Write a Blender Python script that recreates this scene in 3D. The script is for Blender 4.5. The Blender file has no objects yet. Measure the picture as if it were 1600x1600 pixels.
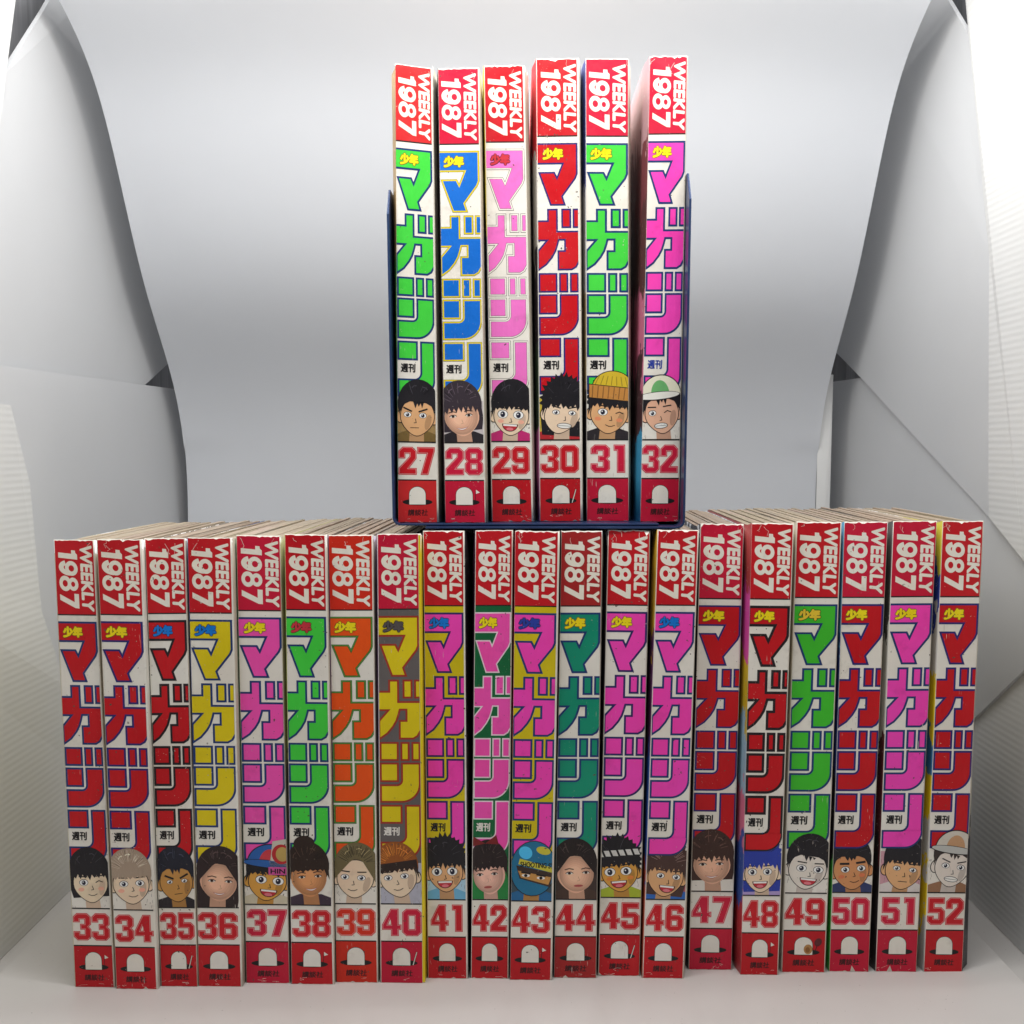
import bpy, bmesh, math, random
from mathutils import Vector
from mathutils.geometry import tessellate_polygon

S = bpy.context.scene
COL = S.collection
rnd = random.Random(7)

# ---------------------------------------------------------------- camera
cam = bpy.data.objects.new('camera', bpy.data.cameras.new('camera'))
COL.objects.link(cam)
FOC, PITCH = 1905.0, 0.1155
cam.data.sensor_fit = 'HORIZONTAL'
cam.data.sensor_width = 36.0
cam.data.lens = FOC / 1600 * 36
cam.data.shift_x = -10 / 1600
cam.data.shift_y = (917.5 - 800) / 1600
cam.data.clip_start = 0.02
cam.data.clip_end = 20
cam.location = (0, -0.668, 0.3047)
cam.rotation_euler = (math.pi / 2 - PITCH, 0, 0)
S.camera = cam

# ---------------------------------------------------------------- light
W = bpy.data.worlds.new('World')
S.world = W
W.use_nodes = True
W.node_tree.nodes['Background'].inputs[0].default_value = (0.90, 0.94, 1.0, 1)
W.node_tree.nodes['Background'].inputs[1].default_value = 0.20


def lamp(loc, aim, sx, sy, power, col=(1, .995, .985), spread=180):
    d = bpy.data.lights.new('led_bar', 'AREA')
    d.shape = 'RECTANGLE'
    d.size, d.size_y, d.energy, d.color = sx, sy, power, col
    d.spread = math.radians(spread)
    o = bpy.data.objects.new('led_bar', d)
    COL.objects.link(o)
    o.location = loc
    o.rotation_euler = (Vector(aim) - Vector(loc)).to_track_quat('-Z', 'Y').to_euler()
    return o


lamp((-.005, -.135, .655), (-.005, -.03, .2), .52, .035, 1.65)
lamp((-.005, .04, .615), (-.005, .42, .38), .52, .03, 1.12)
lamp((-.285, .10, .668), (-.335, .16, .50), .03, .20, .24)
lamp((.265, .10, .668), (.315, .16, .50), .03, .20, .24)

S.view_settings.view_transform = 'Standard'
S.view_settings.look = 'None'
S.view_settings.exposure = 0.30
S.view_settings.gamma = 1.0
S.view_settings.use_curve_mapping = False
S.cycles.use_denoising = True
S.cycles.max_bounces = 10
S.cycles.diffuse_bounces = 7


# ---------------------------------------------------------------- helpers
def lin(c):
    return tuple(((v / 255) / 12.92 if v <= 10 else (((v / 255) + .055) / 1.055) ** 2.4) for v in c)


class NT:
    def __init__(s, name):
        s.m = bpy.data.materials.new(name)
        s.m.use_nodes = True
        s.t = s.m.node_tree
        s.b = s.t.nodes['Principled BSDF']

    def n(s, kind, **kw):
        x = s.t.nodes.new(kind)
        for k, v in kw.items():
            setattr(x, k, v)
        return x

    def link(s, a, b):
        s.t.links.new(a, b)

    def noise(s, vec, scale, detail=2, rough=.5):
        x = s.n('ShaderNodeTexNoise')
        x.inputs['Scale'].default_value = scale
        x.inputs['Detail'].default_value = detail
        x.inputs['Roughness'].default_value = rough
        s.link(vec, x.inputs['Vector'])
        return x.outputs['Fac']

    def remap(s, v, a, b, c=0., d=1.):
        x = s.n('ShaderNodeMapRange')
        for i, q in enumerate((a, b, c, d)):
            x.inputs[i + 1].default_value = q
        s.link(v, x.inputs[0])
        return x.outputs[0]

    def mix(s, fac, a, b, mode='MIX'):
        x = s.n('ShaderNodeMix', data_type='RGBA', blend_type=mode)
        for v, i in ((fac, 0), (a, 6), (b, 7)):
            if hasattr(v, 'links'):
                s.link(v, x.inputs[i])
            else:
                x.inputs[i].default_value = v if i == 0 else (*v[:3], 1)
        return x.outputs[2]

    def mul(s, a, b):
        x = s.n('ShaderNodeMath', operation='MULTIPLY')
        s.link(a, x.inputs[0])
        s.link(b, x.inputs[1])
        return x.outputs[0]

    def bump(s, h, strength, dist=.001):
        x = s.n('ShaderNodeBump')
        x.inputs['Strength'].default_value = strength
        x.inputs['Distance'].default_value = dist
        s.link(h, x.inputs['Height'])
        s.link(x.outputs[0], s.b.inputs['Normal'])

    def worldvec(s, scale=(1, 1, 1)):
        g = s.n('ShaderNodeNewGeometry')
        mp = s.n('ShaderNodeMapping')
        mp.inputs['Scale'].default_value = scale
        s.link(g.outputs['Position'], mp.inputs['Vector'])
        return mp.outputs[0]


PRINT = {}


def printmat(rgb, name='printed_ink'):
    """glossy print on coated paper, rubbed through to the paper in places"""
    rgb = tuple(rgb)
    if rgb in PRINT:
        return PRINT[rgb]
    k = NT(name)
    v = k.worldvec()
    base = lin(rgb)
    fade = k.remap(k.noise(v, 22, 3), .35, .75, 0, .6)
    c = k.mix(fade, base, tuple(min(.9, x * 1.25 + .01) for x in base))
    dirt = k.remap(k.noise(v, 75, 4, .6), .58, .85, 0, .35)
    c = k.mix(dirt, c, (.16, .11, .06), 'MULTIPLY') if sum(base) > 1.4 else c
    spot = k.mul(k.remap(k.noise(v, 900, 2), .70, .76), k.remap(k.noise(v, 40, 2), .50, .62))
    crease = k.mul(k.remap(k.noise(k.worldvec((1800, 60, 160)), 1, 1), .70, .76),
                   k.remap(k.noise(v, 55, 1), .62, .72))
    c = k.mix(k.mul(k.remap(k.noise(v, 520, 1), .735, .765), k.remap(k.noise(v, 30, 2), .42, .55)), c, (.10, .075, .055))
    c = k.mix(spot, c, (.55, .48, .40))
    c = k.mix(crease, c, (.60, .53, .46))
    k.link(c, k.b.inputs['Base Color'])
    k.link(k.remap(k.noise(v, 60, 3), .3, .7, .34, .50), k.b.inputs['Roughness'])
    k.b.inputs['Specular IOR Level'].default_value = .36
    ad = k.n('ShaderNodeMath', operation='ADD')
    k.link(k.noise(v, 130, 3), ad.inputs[0])
    k.link(k.noise(k.worldvec((260, 10, 7)), 1, 2), ad.inputs[1])
    k.bump(ad.outputs[0], .28, .0013)
    PRINT[rgb] = k.m
    return k.m


PAPER = (232, 225, 212)
INK = (22, 19, 20)


def thing(name, label, cat, loc=(0, 0, 0), rz=0, group=None):
    o = bpy.data.objects.new(name, None)
    o.empty_display_size = .02
    COL.objects.link(o)
    o.location = loc
    o.rotation_euler = (0, 0, rz)
    o['label'] = label
    o['category'] = cat
    if group:
        o['group'] = group
    return o


def mesh_obj(name, verts, faces, mats, parent=None, midx=None, smooth=False):
    me = bpy.data.meshes.new(name)
    me.from_pydata(verts, [], faces)
    for m in mats:
        me.materials.append(m)
    if midx:
        me.polygons.foreach_set('material_index', midx)
    if smooth:
        me.polygons.foreach_set('use_smooth', [True] * len(me.polygons))
    me.update()
    o = bpy.data.objects.new(name, me)
    COL.objects.link(o)
    if parent:
        o.parent = parent
    return o


def slab(pts, nrm, th):
    """a flat polygon given thickness th along -nrm: verts, faces"""
    n = Vector(nrm).normalized() * th
    v = [Vector(p) for p in pts]
    k = len(v)
    verts = [tuple(p) for p in v] + [tuple(p - n) for p in v]
    faces = [tuple(range(k)), tuple(reversed(range(k, 2 * k)))]
    faces += [(i, k + i, k + (i + 1) % k, (i + 1) % k) for i in range(k)]
    return verts, faces


# ---------------------------------------------------------------- setting: light box, sheet, floor
def plasticmat(name, rgb, ribs=None, rough=.42):
    k = NT(name)
    v = k.worldvec()
    c = k.mix(k.remap(k.noise(v, 9, 3), .3, .7), tuple(x * .97 for x in lin(rgb)), lin(rgb))
    k.link(c, k.b.inputs['Base Color'])
    k.b.inputs['Roughness'].default_value = rough
    if ribs:
        wv = k.n('ShaderNodeTexWave', wave_type='BANDS', bands_direction='Z', wave_profile='SIN')
        wv.inputs['Scale'].default_value = 1
        wv.inputs['Distortion'].default_value = .15
        k.link(k.worldvec(ribs), wv.inputs['Vector'])
        k.bump(wv.outputs['Fac'], .085, .0010)
    else:
        k.bump(k.noise(v, 30, 2), .05, .002)
    return k.m


M_rib = plasticmat('corrugated_plastic', (226, 226, 224), (1, 1, 76), .40)

M_panel = plasticmat('white_plastic_panel', (222, 223, 224), None, .40)
M_sheet = plasticmat('white_backdrop_plastic', (228, 231, 236), None, .36)
for m_ in (M_sheet, M_panel):
    nt = m_.node_tree
    tr = nt.nodes.new('ShaderNodeBsdfTranslucent')
    tr.inputs['Color'].default_value = (.80, .81, .83, 1)
    mx = nt.nodes.new('ShaderNodeMixShader')
    mx.inputs[0].default_value = .17
    nt.links.new(nt.nodes['Principled BSDF'].outputs[0], mx.inputs[1])
    nt.links.new(tr.outputs[0], mx.inputs[2])
    nt.links.new(mx.outputs[0], nt.nodes['Material Output'].inputs['Surface'])
M_edge = plasticmat('cut_plastic_edge', (240, 240, 238), None, .5)

k = NT('grey_brushed_cloth')
c = k.mix(k.remap(k.noise(k.worldvec((160, 160, 6)), 1, 3), .3, .7), (.34, .34, .35), (.50, .50, .52))
k.link(c, k.b.inputs['Base Color'])
k.b.inputs['Roughness'].default_value = .8
M_grey = k.m

k = NT('floor_plastic')
v = k.worldvec()
c = k.mix(k.remap(k.noise(v, 6, 4), .3, .7), (.60, .57, .545), (.68, .655, .63))
c = k.mix(k.mul(k.remap(k.noise(v, 420, 2), .72, .77), k.remap(k.noise(v, 18, 2), .45, .6)), c, (.22, .20, .18))
c = k.mix(k.remap(k.noise(k.worldvec((30, 8, 8)), 1, 4), .55, .8, 0, .25), c, (.50, .46, .43))
k.link(c, k.b.inputs['Base Color'])
k.b.inputs['Roughness'].default_value = .42
k.bump(k.noise(v, 25, 3), .06, .002)
M_floor = k.m

# floor of the box (one sheet out to the front) and the table beyond
o = mesh_obj('floor', [(-.9, -1.4, -.0025), (.9, -1.4, -.0025), (.9, 1.2, -.0025), (-.9, 1.2, -.0025)],
             [(0, 1, 2, 3)], [M_floor])
o['kind'] = 'structure'
# grey room wall behind the box, seen only through its gaps
o = mesh_obj('back_wall', [(-1.2, .78, -.0025), (1.2, .78, -.0025), (1.2, .78, 1.5), (-1.2, .78, 1.5)],
             [(0, 1, 2, 3)], [M_grey])
o['kind'] = 'structure'


def catmull(P, n):
    out = []
    P = [P[0]] + P + [P[-1]]
    for i in range(1, len(P) - 2):
        a, b, c, d = [Vector(p) for p in P[i - 1:i + 3]]
        for j in range(n):
            t = j / n
            out.append(.5 * ((2 * b) + (c - a) * t + (2 * a - 5 * b + 4 * c - d) * t * t + (3 * b - a - 3 * c + d) * t ** 3))
    out.append(Vector(P[-2]))
    return out


# backdrop sheet: rolls from the front edge along the floor, up the back and forward under the roof
prof = catmull([(-.40, .0), (-.1, .0), (.2, .0), (.36, .004), (.445, .035), (.485, .12), (.499, .24), (.503, .285),
                (.482, .359), (.408, .413), (.366, .461), (.311, .549), (.275, .586), (.215, .611), (.175, .621)], 8)
for it in range(60):
    prof = [prof[0]] + [(prof[i - 1] + 2 * prof[i] + prof[i + 1]) / 4 for i in range(1, len(prof) - 1)] + [prof[-1]]
vs, fs = [], []
NX = 24
for (y, z) in prof:
    for i in range(NX + 1):
        t = i / NX * 2 - 1
        x = -.0075 + .2925 * t if z < .02 and y < .3 else -.016 + .30 * t
        if z < .04 and y <= .36:
            f = min(1, max(0, (y - .2) / .16))
            x = (-.0075 + .2925 * t) * (1 - f) + (-.016 + .30 * t) * f
        curl = max(0, abs(t) - .86) / .14
        zz, yy = z, y
        if z < .05:
            zz = z + .0035 * curl ** 2 * (1 if t > 0 else .25)
        elif z > .3:
            yy = y - .003 * curl ** 2
        vs.append((x, yy, zz))
for j in range(len(prof) - 1):
    for i in range(NX):
        a = j * (NX + 1) + i
        fs.append((a, a + 1, a + NX + 2, a + NX + 1))
sheet = mesh_obj('backdrop_sheet', vs, fs, [M_sheet], smooth=True)
sheet['label'] = 'white plastic backdrop sheet sweeping up and overhead behind the magazines'
sheet['category'] = 'backdrop'
# the floor end of the sheet carries the warmer, dirtier floor look
sheet.data.materials.append(M_floor)
for p in sheet.data.polygons:
    if p.center.y < .40 and p.center.z < .03:
        p.material_index = 1

box = thing('light_box', 'white folding photo box with corrugated plastic side walls around the backdrop', 'light box')
T = .003


def panel(name, pts, nrm, mat, th=T):
    v_, f_ = slab(pts, nrm, th)
    return mesh_obj(name, v_, f_, [mat], box)


for sgn, xb, xt, yb, yt, ztop in ((-1, -.3135, -.330, .30, .188, .66), (1, .3045, .312, .1385, .222, .66)):
    # the main side wall, ribbed, its back edge leaning away upward
    if sgn < 0:
        pts = [(-.3135, -.28, -.002), (-.3135, .34, -.002), (-.3285, .52, .3575), (-.3285, .115, .3535), (-.331, .10, .46),
               (-.331, .161, .545), (-.331, .205, .66), (-.331, -.28, .66)]
        pts_low = [(-.3125, -.28, -.002), (-.3135, .56, -.002), (-.330, .56, .3592), (-.330, -.28, .352)]
        panel('lower_panel', pts_low, (1, 0, .05), M_panel)
        panel('lower_wall', [(-.3115, -.28, -.002), (-.3115, .32, -.002), (-.3118, .30, .05), (-.3125, .160, .14), (-.3150, .130, .197),
                             (-.3180, .128, .281), (-.3185, .105, .33), (-.3185, -.28, .34)], (1, 0, .04), M_rib)
        panel('side_wall', [(-.3345, -.28, .34), (-.3345, .10, .34), (-.3345, .125, .45), (-.3345, .161, .545),
                            (-.3345, .215, .68), (-.3345, -.28, .68)], (1, 0, 0), M_rib)
        panel('corner_gusset', [(-.339, .05, .33), (-.339, .36, .33), (-.334, .56, .398), (-.332, .62, .84),
                                (-.339, .36, .72), (-.339, .245, .6142), (-.339, .165, .545), (-.339, .10, .49)], (1, 0, 0), M_panel)
    else:
        panel('lower_panel', [(.3092, .0619, .1715), (.3085, .1347, .1255), (.3058, .30, .021), (.3055, .60, -.002), (.3145, .612, .3690),
                              (.3145, .30, .3640), (.3143, .05, .36), (.3094, .05, .179)], (-1, 0, .03), M_panel, .0022)
        panel('side_wall', [(.3070, -.28, .072), (.3070, .0692, .235), (.3085, .131, .2580), (.3085, .1345, .2782), (.309, .152, .4284),
                            (.309, .207, .585), (.309, .240, .68), (.309, -.28, .68)], (-1, 0, 0), M_rib)
        panel('lower_wall', [(.3072, -.28, -.002), (.3072, .42, -.002), (.3135, .42, .20), (.3135, .14, .235), (.3135, -.28, .235)],
              (-1, 0, .03), M_rib)
        panel('corner_gusset', [(.3105, .132, .256), (.3105, .145, .2607), (.3105, .4503, .3654), (.3105, .5615, .4016), (.306, .66, .43),
                                (.304, .66, .86), (.3105, .32, .69), (.3105, .2565, .625), (.3105, .2103, .5857), (.3105, .152, .4284)],
              (-1, 0, 0), M_panel)
panel('back_panel', [(-.36, .66, -.002), (.36, .66, -.002), (.36, .66, .72), (-.36, .66, .72)], (0, -1, 0), M_grey)
panel('outer_shell', [(-.368, -.28, -.002), (-.368, .66, -.002), (-.368, .66, .72), (-.368, -.28, .72)], (1, 0, 0), M_grey)
panel('outer_shell', [(.352, -.28, -.002), (.352, .66, -.002), (.352, .66, .72), (.352, -.28, .72)], (-1, 0, 0), M_grey)
# roof above the lamps and the dark cloth back panel
panel('roof', [(-.335, -.28, .70), (.32, -.28, .70), (.32, .12, .70), (-.335, .12, .70)], (0, 0, -1), M_panel)
panel('corner_strip', [(.2835, .490, -.002), (.2975, .497, -.002), (.2975, .500, .3715), (.2835, .497, .3715)], (-.4, -1, 0), M_edge, .002)

# ---------------------------------------------------------------- blue book stand
k = NT('navy_painted_steel')
v = k.worldvec()
c = k.mix(k.remap(k.noise(v, 60, 3), .4, .7), (.018, .040, .115), (.030, .062, .155))
k.link(c, k.b.inputs['Base Color'])
k.b.inputs['Roughness'].default_value = .32
k.b.inputs['Metallic'].default_value = .25
k.bump(k.noise(v, 500, 2), .08, .0005)
M_navy = k.m

ZB = .2590          # underside, resting on the row below
stand = thing('book_stand', 'navy blue metal book stand holding the upper six magazines', 'book stand', (.011, .09, ZB))


def upright(sx, xo_b, xo_t, ztop, zbot, yf, yb):
    """end panel with a rounded front shoulder and a bend into the base"""
    th, rb = .0013, .0045
    cross = []          # (x outer, x inner, z) section from the base up
    for i in range(7):
        a = math.pi / 2 * i / 6
        cross.append((xo_b - sx * rb * (1 - math.sin(a)), xo_b - sx * (rb - (rb - th) * math.sin(a)),
                      zbot + rb - rb * math.cos(a), zbot + rb - (rb - th) * math.cos(a)))
    H_ = ztop - zbot
    for i in range(1, 13):
        t = i / 12
        z = zbot + rb + (H_ - rb) * t
        cross.append((xo_b + (xo_t - xo_b) * t, xo_b + (xo_t - xo_b) * t - sx * th, z, z))
    verts, faces = [], []
    r = .012
    for (xo, xi, zo, zi) in cross:
        def yfront(z):
            d = ztop - z
            return yf if d > r else yf + r - math.sqrt(max(0, r * r - (r - d) ** 2))
        verts += [(xo, yfront(zo), zo), (xi, yfront(zi), zi), (xi, yb, zi), (xo, yb, zo)]
    for j in range(len(cross) - 1):
        a = 4 * j
        for q in range(4):
            faces.append((a + q, a + (q + 1) % 4, a + 4 + (q + 1) % 4, a + 4 + q))
    faces += [(0, 3, 2, 1), tuple(len(verts) - 4 + q for q in range(4))]
    lx, ly, lz = stand.location
    verts = [(a - lx, b - ly, c_ - lz) for a, b, c_ in verts]
    o = mesh_obj('end_panel', verts, faces, [M_navy], stand)
    bv = o.modifiers.new('bevel', 'BEVEL')
    bv.width = .0003
    bv.segments = 2
    bv.limit_method = 'ANGLE'


upright(-1, -.0699, -.0712, .4440, ZB + .0016, .0085, .175)
upright(1, .0924, .0932, .4525, ZB, .0070, .175)


def plate(x0, x1, z0, yf):
    lx, ly, lz = stand.location
    p = [(x0 - lx, yf - ly, z0 + .0013 - lz), (x1 - lx, yf - ly, z0 + .0013 - lz), (x1 - lx, .175 - ly, z0 + .0013 - lz),
         (x0 - lx, .175 - ly, z0 + .0013 - lz)]
    v_, f_ = slab(p, (0, 0, 1), .0013)
    o = mesh_obj('base_plate', v_, f_, [M_navy], stand)
    bv = o.modifiers.new('bevel', 'BEVEL')
    bv.width = .0004
    bv.segments = 2


plate(-.0654, .078, ZB + .0016, .0085)
plate(-.0515, .0879, ZB, .0055)

# ---------------------------------------------------------------- print drawing kit (mm, x right, y down)
def area2(p):
    return sum(p[i][0] * p[(i + 1) % len(p)][1] - p[(i + 1) % len(p)][0] * p[i][1] for i in range(len(p)))


def inset(p, d):
    """shrink a simple polygon by d (negative grows it)"""
    if area2(p) < 0:
        p = p[::-1]
    n = len(p)
    out = []
    for i in range(n):
        a, b, c = Vector(p[i - 1]), Vector(p[i]), Vector(p[(i + 1) % n])
        e1, e2 = (b - a).normalized(), (c - b).normalized()
        n1, n2 = Vector((-e1.y, e1.x)), Vector((-e2.y, e2.x))
        m = n1 + n2
        q = m.dot(n1)
        m = m * (d / q) if q > .25 else n1 * d
        if m.length > 2.6 * abs(d):
            m = m.normalized() * 2.6 * abs(d)
        out.append(tuple(b + m))
    return out


TEXTS = {}


def text_tris(body, shear=0.):
    key = (body, shear)
    if key not in TEXTS:
        cu = bpy.data.curves.new('t', 'FONT')
        cu.body, cu.size, cu.shear = body, 1, shear
        ob = bpy.data.objects.new('t', cu)
        COL.objects.link(ob)
        bpy.context.view_layer.update()
        me = bpy.data.meshes.new_from_object(ob.evaluated_get(bpy.context.evaluated_depsgraph_get()))
        bm = bmesh.new()
        bm.from_mesh(me)
        bmesh.ops.triangulate(bm, faces=bm.faces[:])
        tr = [[(v.co.x, -v.co.y) for v in f.verts] for f in bm.faces]
        bm.free()
        bpy.data.objects.remove(ob)
        bpy.data.curves.remove(cu)
        bpy.data.meshes.remove(me)
        xs = [q[0] for t in tr for q in t]
        ys = [q[1] for t in tr for q in t]
        TEXTS[key] = (tr, min(xs), max(xs), min(ys), max(ys))
    return TEXTS[key]


def clip_tri(tri, x0, x1, y0, y1):
    p = tri
    for ax, lim, sg in ((0, x0, 1), (0, x1, -1), (1, y0, 1), (1, y1, -1)):
        q = []
        for i in range(len(p)):
            a, b = p[i - 1], p[i]
            da, db = sg * (a[ax] - lim), sg * (b[ax] - lim)
            if (da >= 0) != (db >= 0):
                t = da / (da - db)
                q.append((a[0] + (b[0] - a[0]) * t, a[1] + (b[1] - a[1]) * t))
            if db >= 0:
                q.append(b)
        p = q
        if len(p) < 3:
            return None
    return p


class Print:
    def __init__(s, frame, wcol, hmm):
        s.frame, s.w, s.h, s.zoom = frame, wcol, hmm, None
        s.clear()
        s.clip = (0, wcol, 0, hmm)

    def clear(s):
        s.v, s.f, s.mi, s.mats = [], [], [], []

    def _add(s, poly, rgb, layer):
        if s.zoom:
            ox, oy, fx, fy, ra, hx, hy = s.zoom
            c_, s_ = math.cos(ra), math.sin(ra)
            poly = [(hx + (x - hx) * c_ - (y - hy) * s_, hy + (x - hx) * s_ + (y - hy) * c_) for x, y in poly]
            poly = [(ox + (x - ox) * fx, oy + (y - oy) * fy) for x, y in poly]
        q = clip_tri(poly, *s.clip)
        if not q:
            return
        m = printmat(rgb)
        if m not in s.mats:
            s.mats.append(m)
        b = len(s.v)
        if area2(q) > 0:
            q = q[::-1]
        s.v += [s.frame(x, y, layer) for x, y in q]
        s.f.append(tuple(range(b, b + len(q))))
        s.mi.append(s.mats.index(m))

    def poly(s, p, rgb, layer, holes=()):
        loops = [[Vector((x, y, 0)) for x, y in p]] + [[Vector((x, y, 0)) for x, y in h] for h in holes]
        flat = [q for l in loops for q in l]
        for t in tessellate_polygon(loops):
            s._add([(flat[i].x, flat[i].y) for i in t], rgb, layer)

    def rect(s, x0, y0, x1, y1, rgb, layer):
        # cut into short strips, so every layer bends with the spine the same way
        s.poly([(x0, y0), (x1, y0), (x1, y1), (x0, y1)], rgb, layer)

    def ell(s, cx, cy, rx, ry, rgb, layer, n=28, a0=0, a1=360, rot=0):
        c_, s_ = math.cos(math.radians(rot)), math.sin(math.radians(rot))
        p = []
        full = a1 - a0 >= 360
        for i in range(n if full else n + 1):
            a = math.radians(a0 + (a1 - a0) * i / n)
            x, y = rx * math.cos(a), ry * math.sin(a)
            p.append((cx + x * c_ - y * s_, cy + x * s_ + y * c_))
        s.poly(p, rgb, layer)

    def line(s, pts, wd, rgb, layer):
        for a, b in zip(pts, pts[1:]):
            a, b = Vector(a), Vector(b)
            if (b - a).length < 1e-6:
                continue
            e = (b - a).normalized()
            n = Vector((-e.y, e.x)) * wd / 2
            e = e * wd * .3
            s.poly([tuple(a + n - e), tuple(b + n + e), tuple(b - n + e), tuple(a - n - e)], rgb, layer)

    def text(s, body, x0, y0, x1, y1, rgb, layer, fat=0., shear=0., rot=False):
        """fit the text into the box, thickened by fat mm; rot: reads downward, tops of the letters to the right"""
        tr, a, b, c, d = text_tris(body, shear)
        steps = [(0, 0)] + ([(fat * math.cos(k_ * math.pi / 4), fat * math.sin(k_ * math.pi / 4)) for k_ in range(8)] if fat else [])
        for n_, (ox, oy) in enumerate(steps):
            for t in tr:
                q = []
                for x, y in t:
                    u, w = (x - a) / (b - a), (y - c) / (d - c)
                    p = (x0 + u * (x1 - x0), y0 + w * (y1 - y0)) if not rot else (x1 - w * (x1 - x0), y0 + u * (y1 - y0))
                    q.append((p[0] + ox, p[1] + oy))
                s._add(q, rgb, layer + n_ * .045)

    def build(s, name, parent):
        if not s.f:
            return None
        o = mesh_obj(name, s.v, s.f, s.mats, parent, s.mi)
        s.clear()
        return o


# ---- the title, traced on a 22 mm column
def TX(x):
    return (x - 565) * .05867


def TY(y):
    return 45.3 + (y - 825) * .06


def tp(*pts, lower=False):
    return [(TX(x), TY(y + (1541 if lower else 0))) for x, y in pts]


def arc(cx, cy, rx, ry, a0, a1, n=8):
    return [(cx + rx * math.cos(math.radians(a0 + (a1 - a0) * i / n)), cy + ry * math.sin(math.radians(a0 + (a1 - a0) * i / n)))
            for i in range(n + 1)]


LEFT = 545      # bleeds over the left edge of the column
RIGHT = 958     # bleeds over the right edge
TITLE = [
    tp((LEFT, 825), (940, 825), (940, 1105), (922, 1150), (872, 1215), (800, 1310), (828, 1392), (680, 1392), (568, 1085),
       (725, 1085), (745, 1125), (790, 1018), (LEFT, 1018)),
    tp((650, 1420), (750, 1420), (750, 1622), (RIGHT, 1622), (RIGHT, 1900), (940, 1930), (925, 1958), (880, 1985), (745, 1985),
       (745, 1800), (808, 1800), (808, 1711), (762, 1711), (752, 1750), (733, 1810), (700, 1868), (645, 1935), (555, 1998),
       (555, 1805), (575, 1782), (632, 1716), (LEFT, 1716), (LEFT, 1525), (650, 1525)),
    tp((783, 1420), (875, 1420), (875, 1597), (783, 1597)),
    tp((890, 1420), (RIGHT, 1420), (RIGHT, 1597), (890, 1597)),
    tp((566, 468), (742, 468), (742, 648), (566, 648), lower=True),
    tp((758, 468), (843, 468), (843, 648), (758, 648), lower=True),
    tp((860, 468), (943, 468), (943, 648), (860, 648), lower=True),
    tp((566, 664), (742, 664), (742, 850), (566, 850), lower=True),
    tp((762, 664), (943, 664), *arc(765, 870, 178, 178, 0, 90, 10), (566, 1048), (566, 872), *arc(722, 832, 40, 40, 90, 0, 5), lower=True),
    tp((566, 1068), (772, 1068), (772, 1250), (566, 1250), lower=True),
    tp((795, 1068), (943, 1068), *arc(775, 1432, 168, 168, 0, 90, 10), (566, 1600), (566, 1425), *arc(737, 1367, 58, 58, 90, 0, 6), lower=True),
]

DIG = {
    '0': ([(2.2, 0), (8.3, 0), (10.5, 2.2), (10.5, 14.3), (8.3, 16.5), (2.2, 16.5), (0, 14.3), (0, 2.2)],
          [[(3.8, 4.3), (6.7, 4.3), (6.7, 12.2), (3.8, 12.2)]]),
    '1': ([(0, 0), (6.2, 0), (6.2, 16.5), (1.7, 16.5), (1.7, 3.6), (0, 3.6)], []),
    '2': ([(0, 2.4), (2.4, 0), (8.1, 0), (10.5, 2.4), (10.5, 6.8), (6.2, 12.5), (10.5, 12.5), (10.5, 16.5), (0, 16.5), (0, 12.6),
           (6.4, 5.6), (6.4, 4), (4, 4), (4, 6.9), (0, 6.9)], []),
    '3': ([(0, 2.2), (2.2, 0), (8.2, 0), (10.4, 2.2), (10.4, 6.8), (9, 8.2), (10.4, 9.7), (10.4, 14.3), (8.2, 16.5), (2.2, 16.5),
           (0, 14.3), (0, 11), (3.9, 11), (3.9, 12.8), (6.5, 12.8), (6.5, 10), (4, 10), (4, 6.5), (6.5, 6.5), (6.5, 3.8), (3.9, 3.8),
           (3.9, 5.6), (0, 5.6)], []),
    '4': ([(4.6, 0), (9, 0), (9, 9.5), (10.5, 9.5), (10.5, 12.8), (9, 12.8), (9, 16.5), (4.8, 16.5), (4.8, 12.8), (0, 12.8), (0, 9.6)],
          [[(4.8, 5.6), (4.8, 9.6), (3.3, 9.6)]]),
    '5': ([(.3, 0), (10, 0), (10, 3.9), (4.2, 3.9), (4.2, 5.9), (8.2, 5.9), (10.4, 8.1), (10.4, 14.3), (8.2, 16.5), (2.2, 16.5),
           (0, 14.3), (0, 11), (3.9, 11), (3.9, 12.8), (6.5, 12.8), (6.5, 9.5), (.3, 9.5)], []),
    '6': ([(2.2, 0), (8.2, 0), (10.4, 2.2), (10.4, 5.7), (6.5, 5.7), (6.5, 3.9), (3.9, 3.9), (3.9, 6.3), (8.2, 6.3), (10.4, 8.5),
           (10.4, 14.3), (8.2, 16.5), (2.2, 16.5), (0, 14.3), (0, 2.2)], [[(3.9, 10), (6.5, 10), (6.5, 12.7), (3.9, 12.7)]]),
    '7': ([(0, 0), (10.2, 0), (10.2, 2.2), (6.3, 16.5), (1.8, 16.5), (5.4, 4), (0, 4)], []),
    '8': ([(2.2, 0), (8.2, 0), (10.4, 2.2), (10.4, 6.8), (9.2, 8.2), (10.4, 9.7), (10.4, 14.3), (8.2, 16.5), (2.2, 16.5), (0, 14.3),
           (0, 9.7), (1.2, 8.2), (0, 6.8), (0, 2.2)],
          [[(3.9, 3.9), (6.5, 3.9), (6.5, 6.3), (3.9, 6.3)], [(3.9, 10.1), (6.5, 10.1), (6.5, 12.7), (3.9, 12.7)]]),
}
DIG['9'] = ([(10.4 - x, 16.5 - y) for x, y in DIG['6'][0]], [[(10.4 - x, 16.5 - y) for x, y in DIG['6'][1][0]]])

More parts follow.
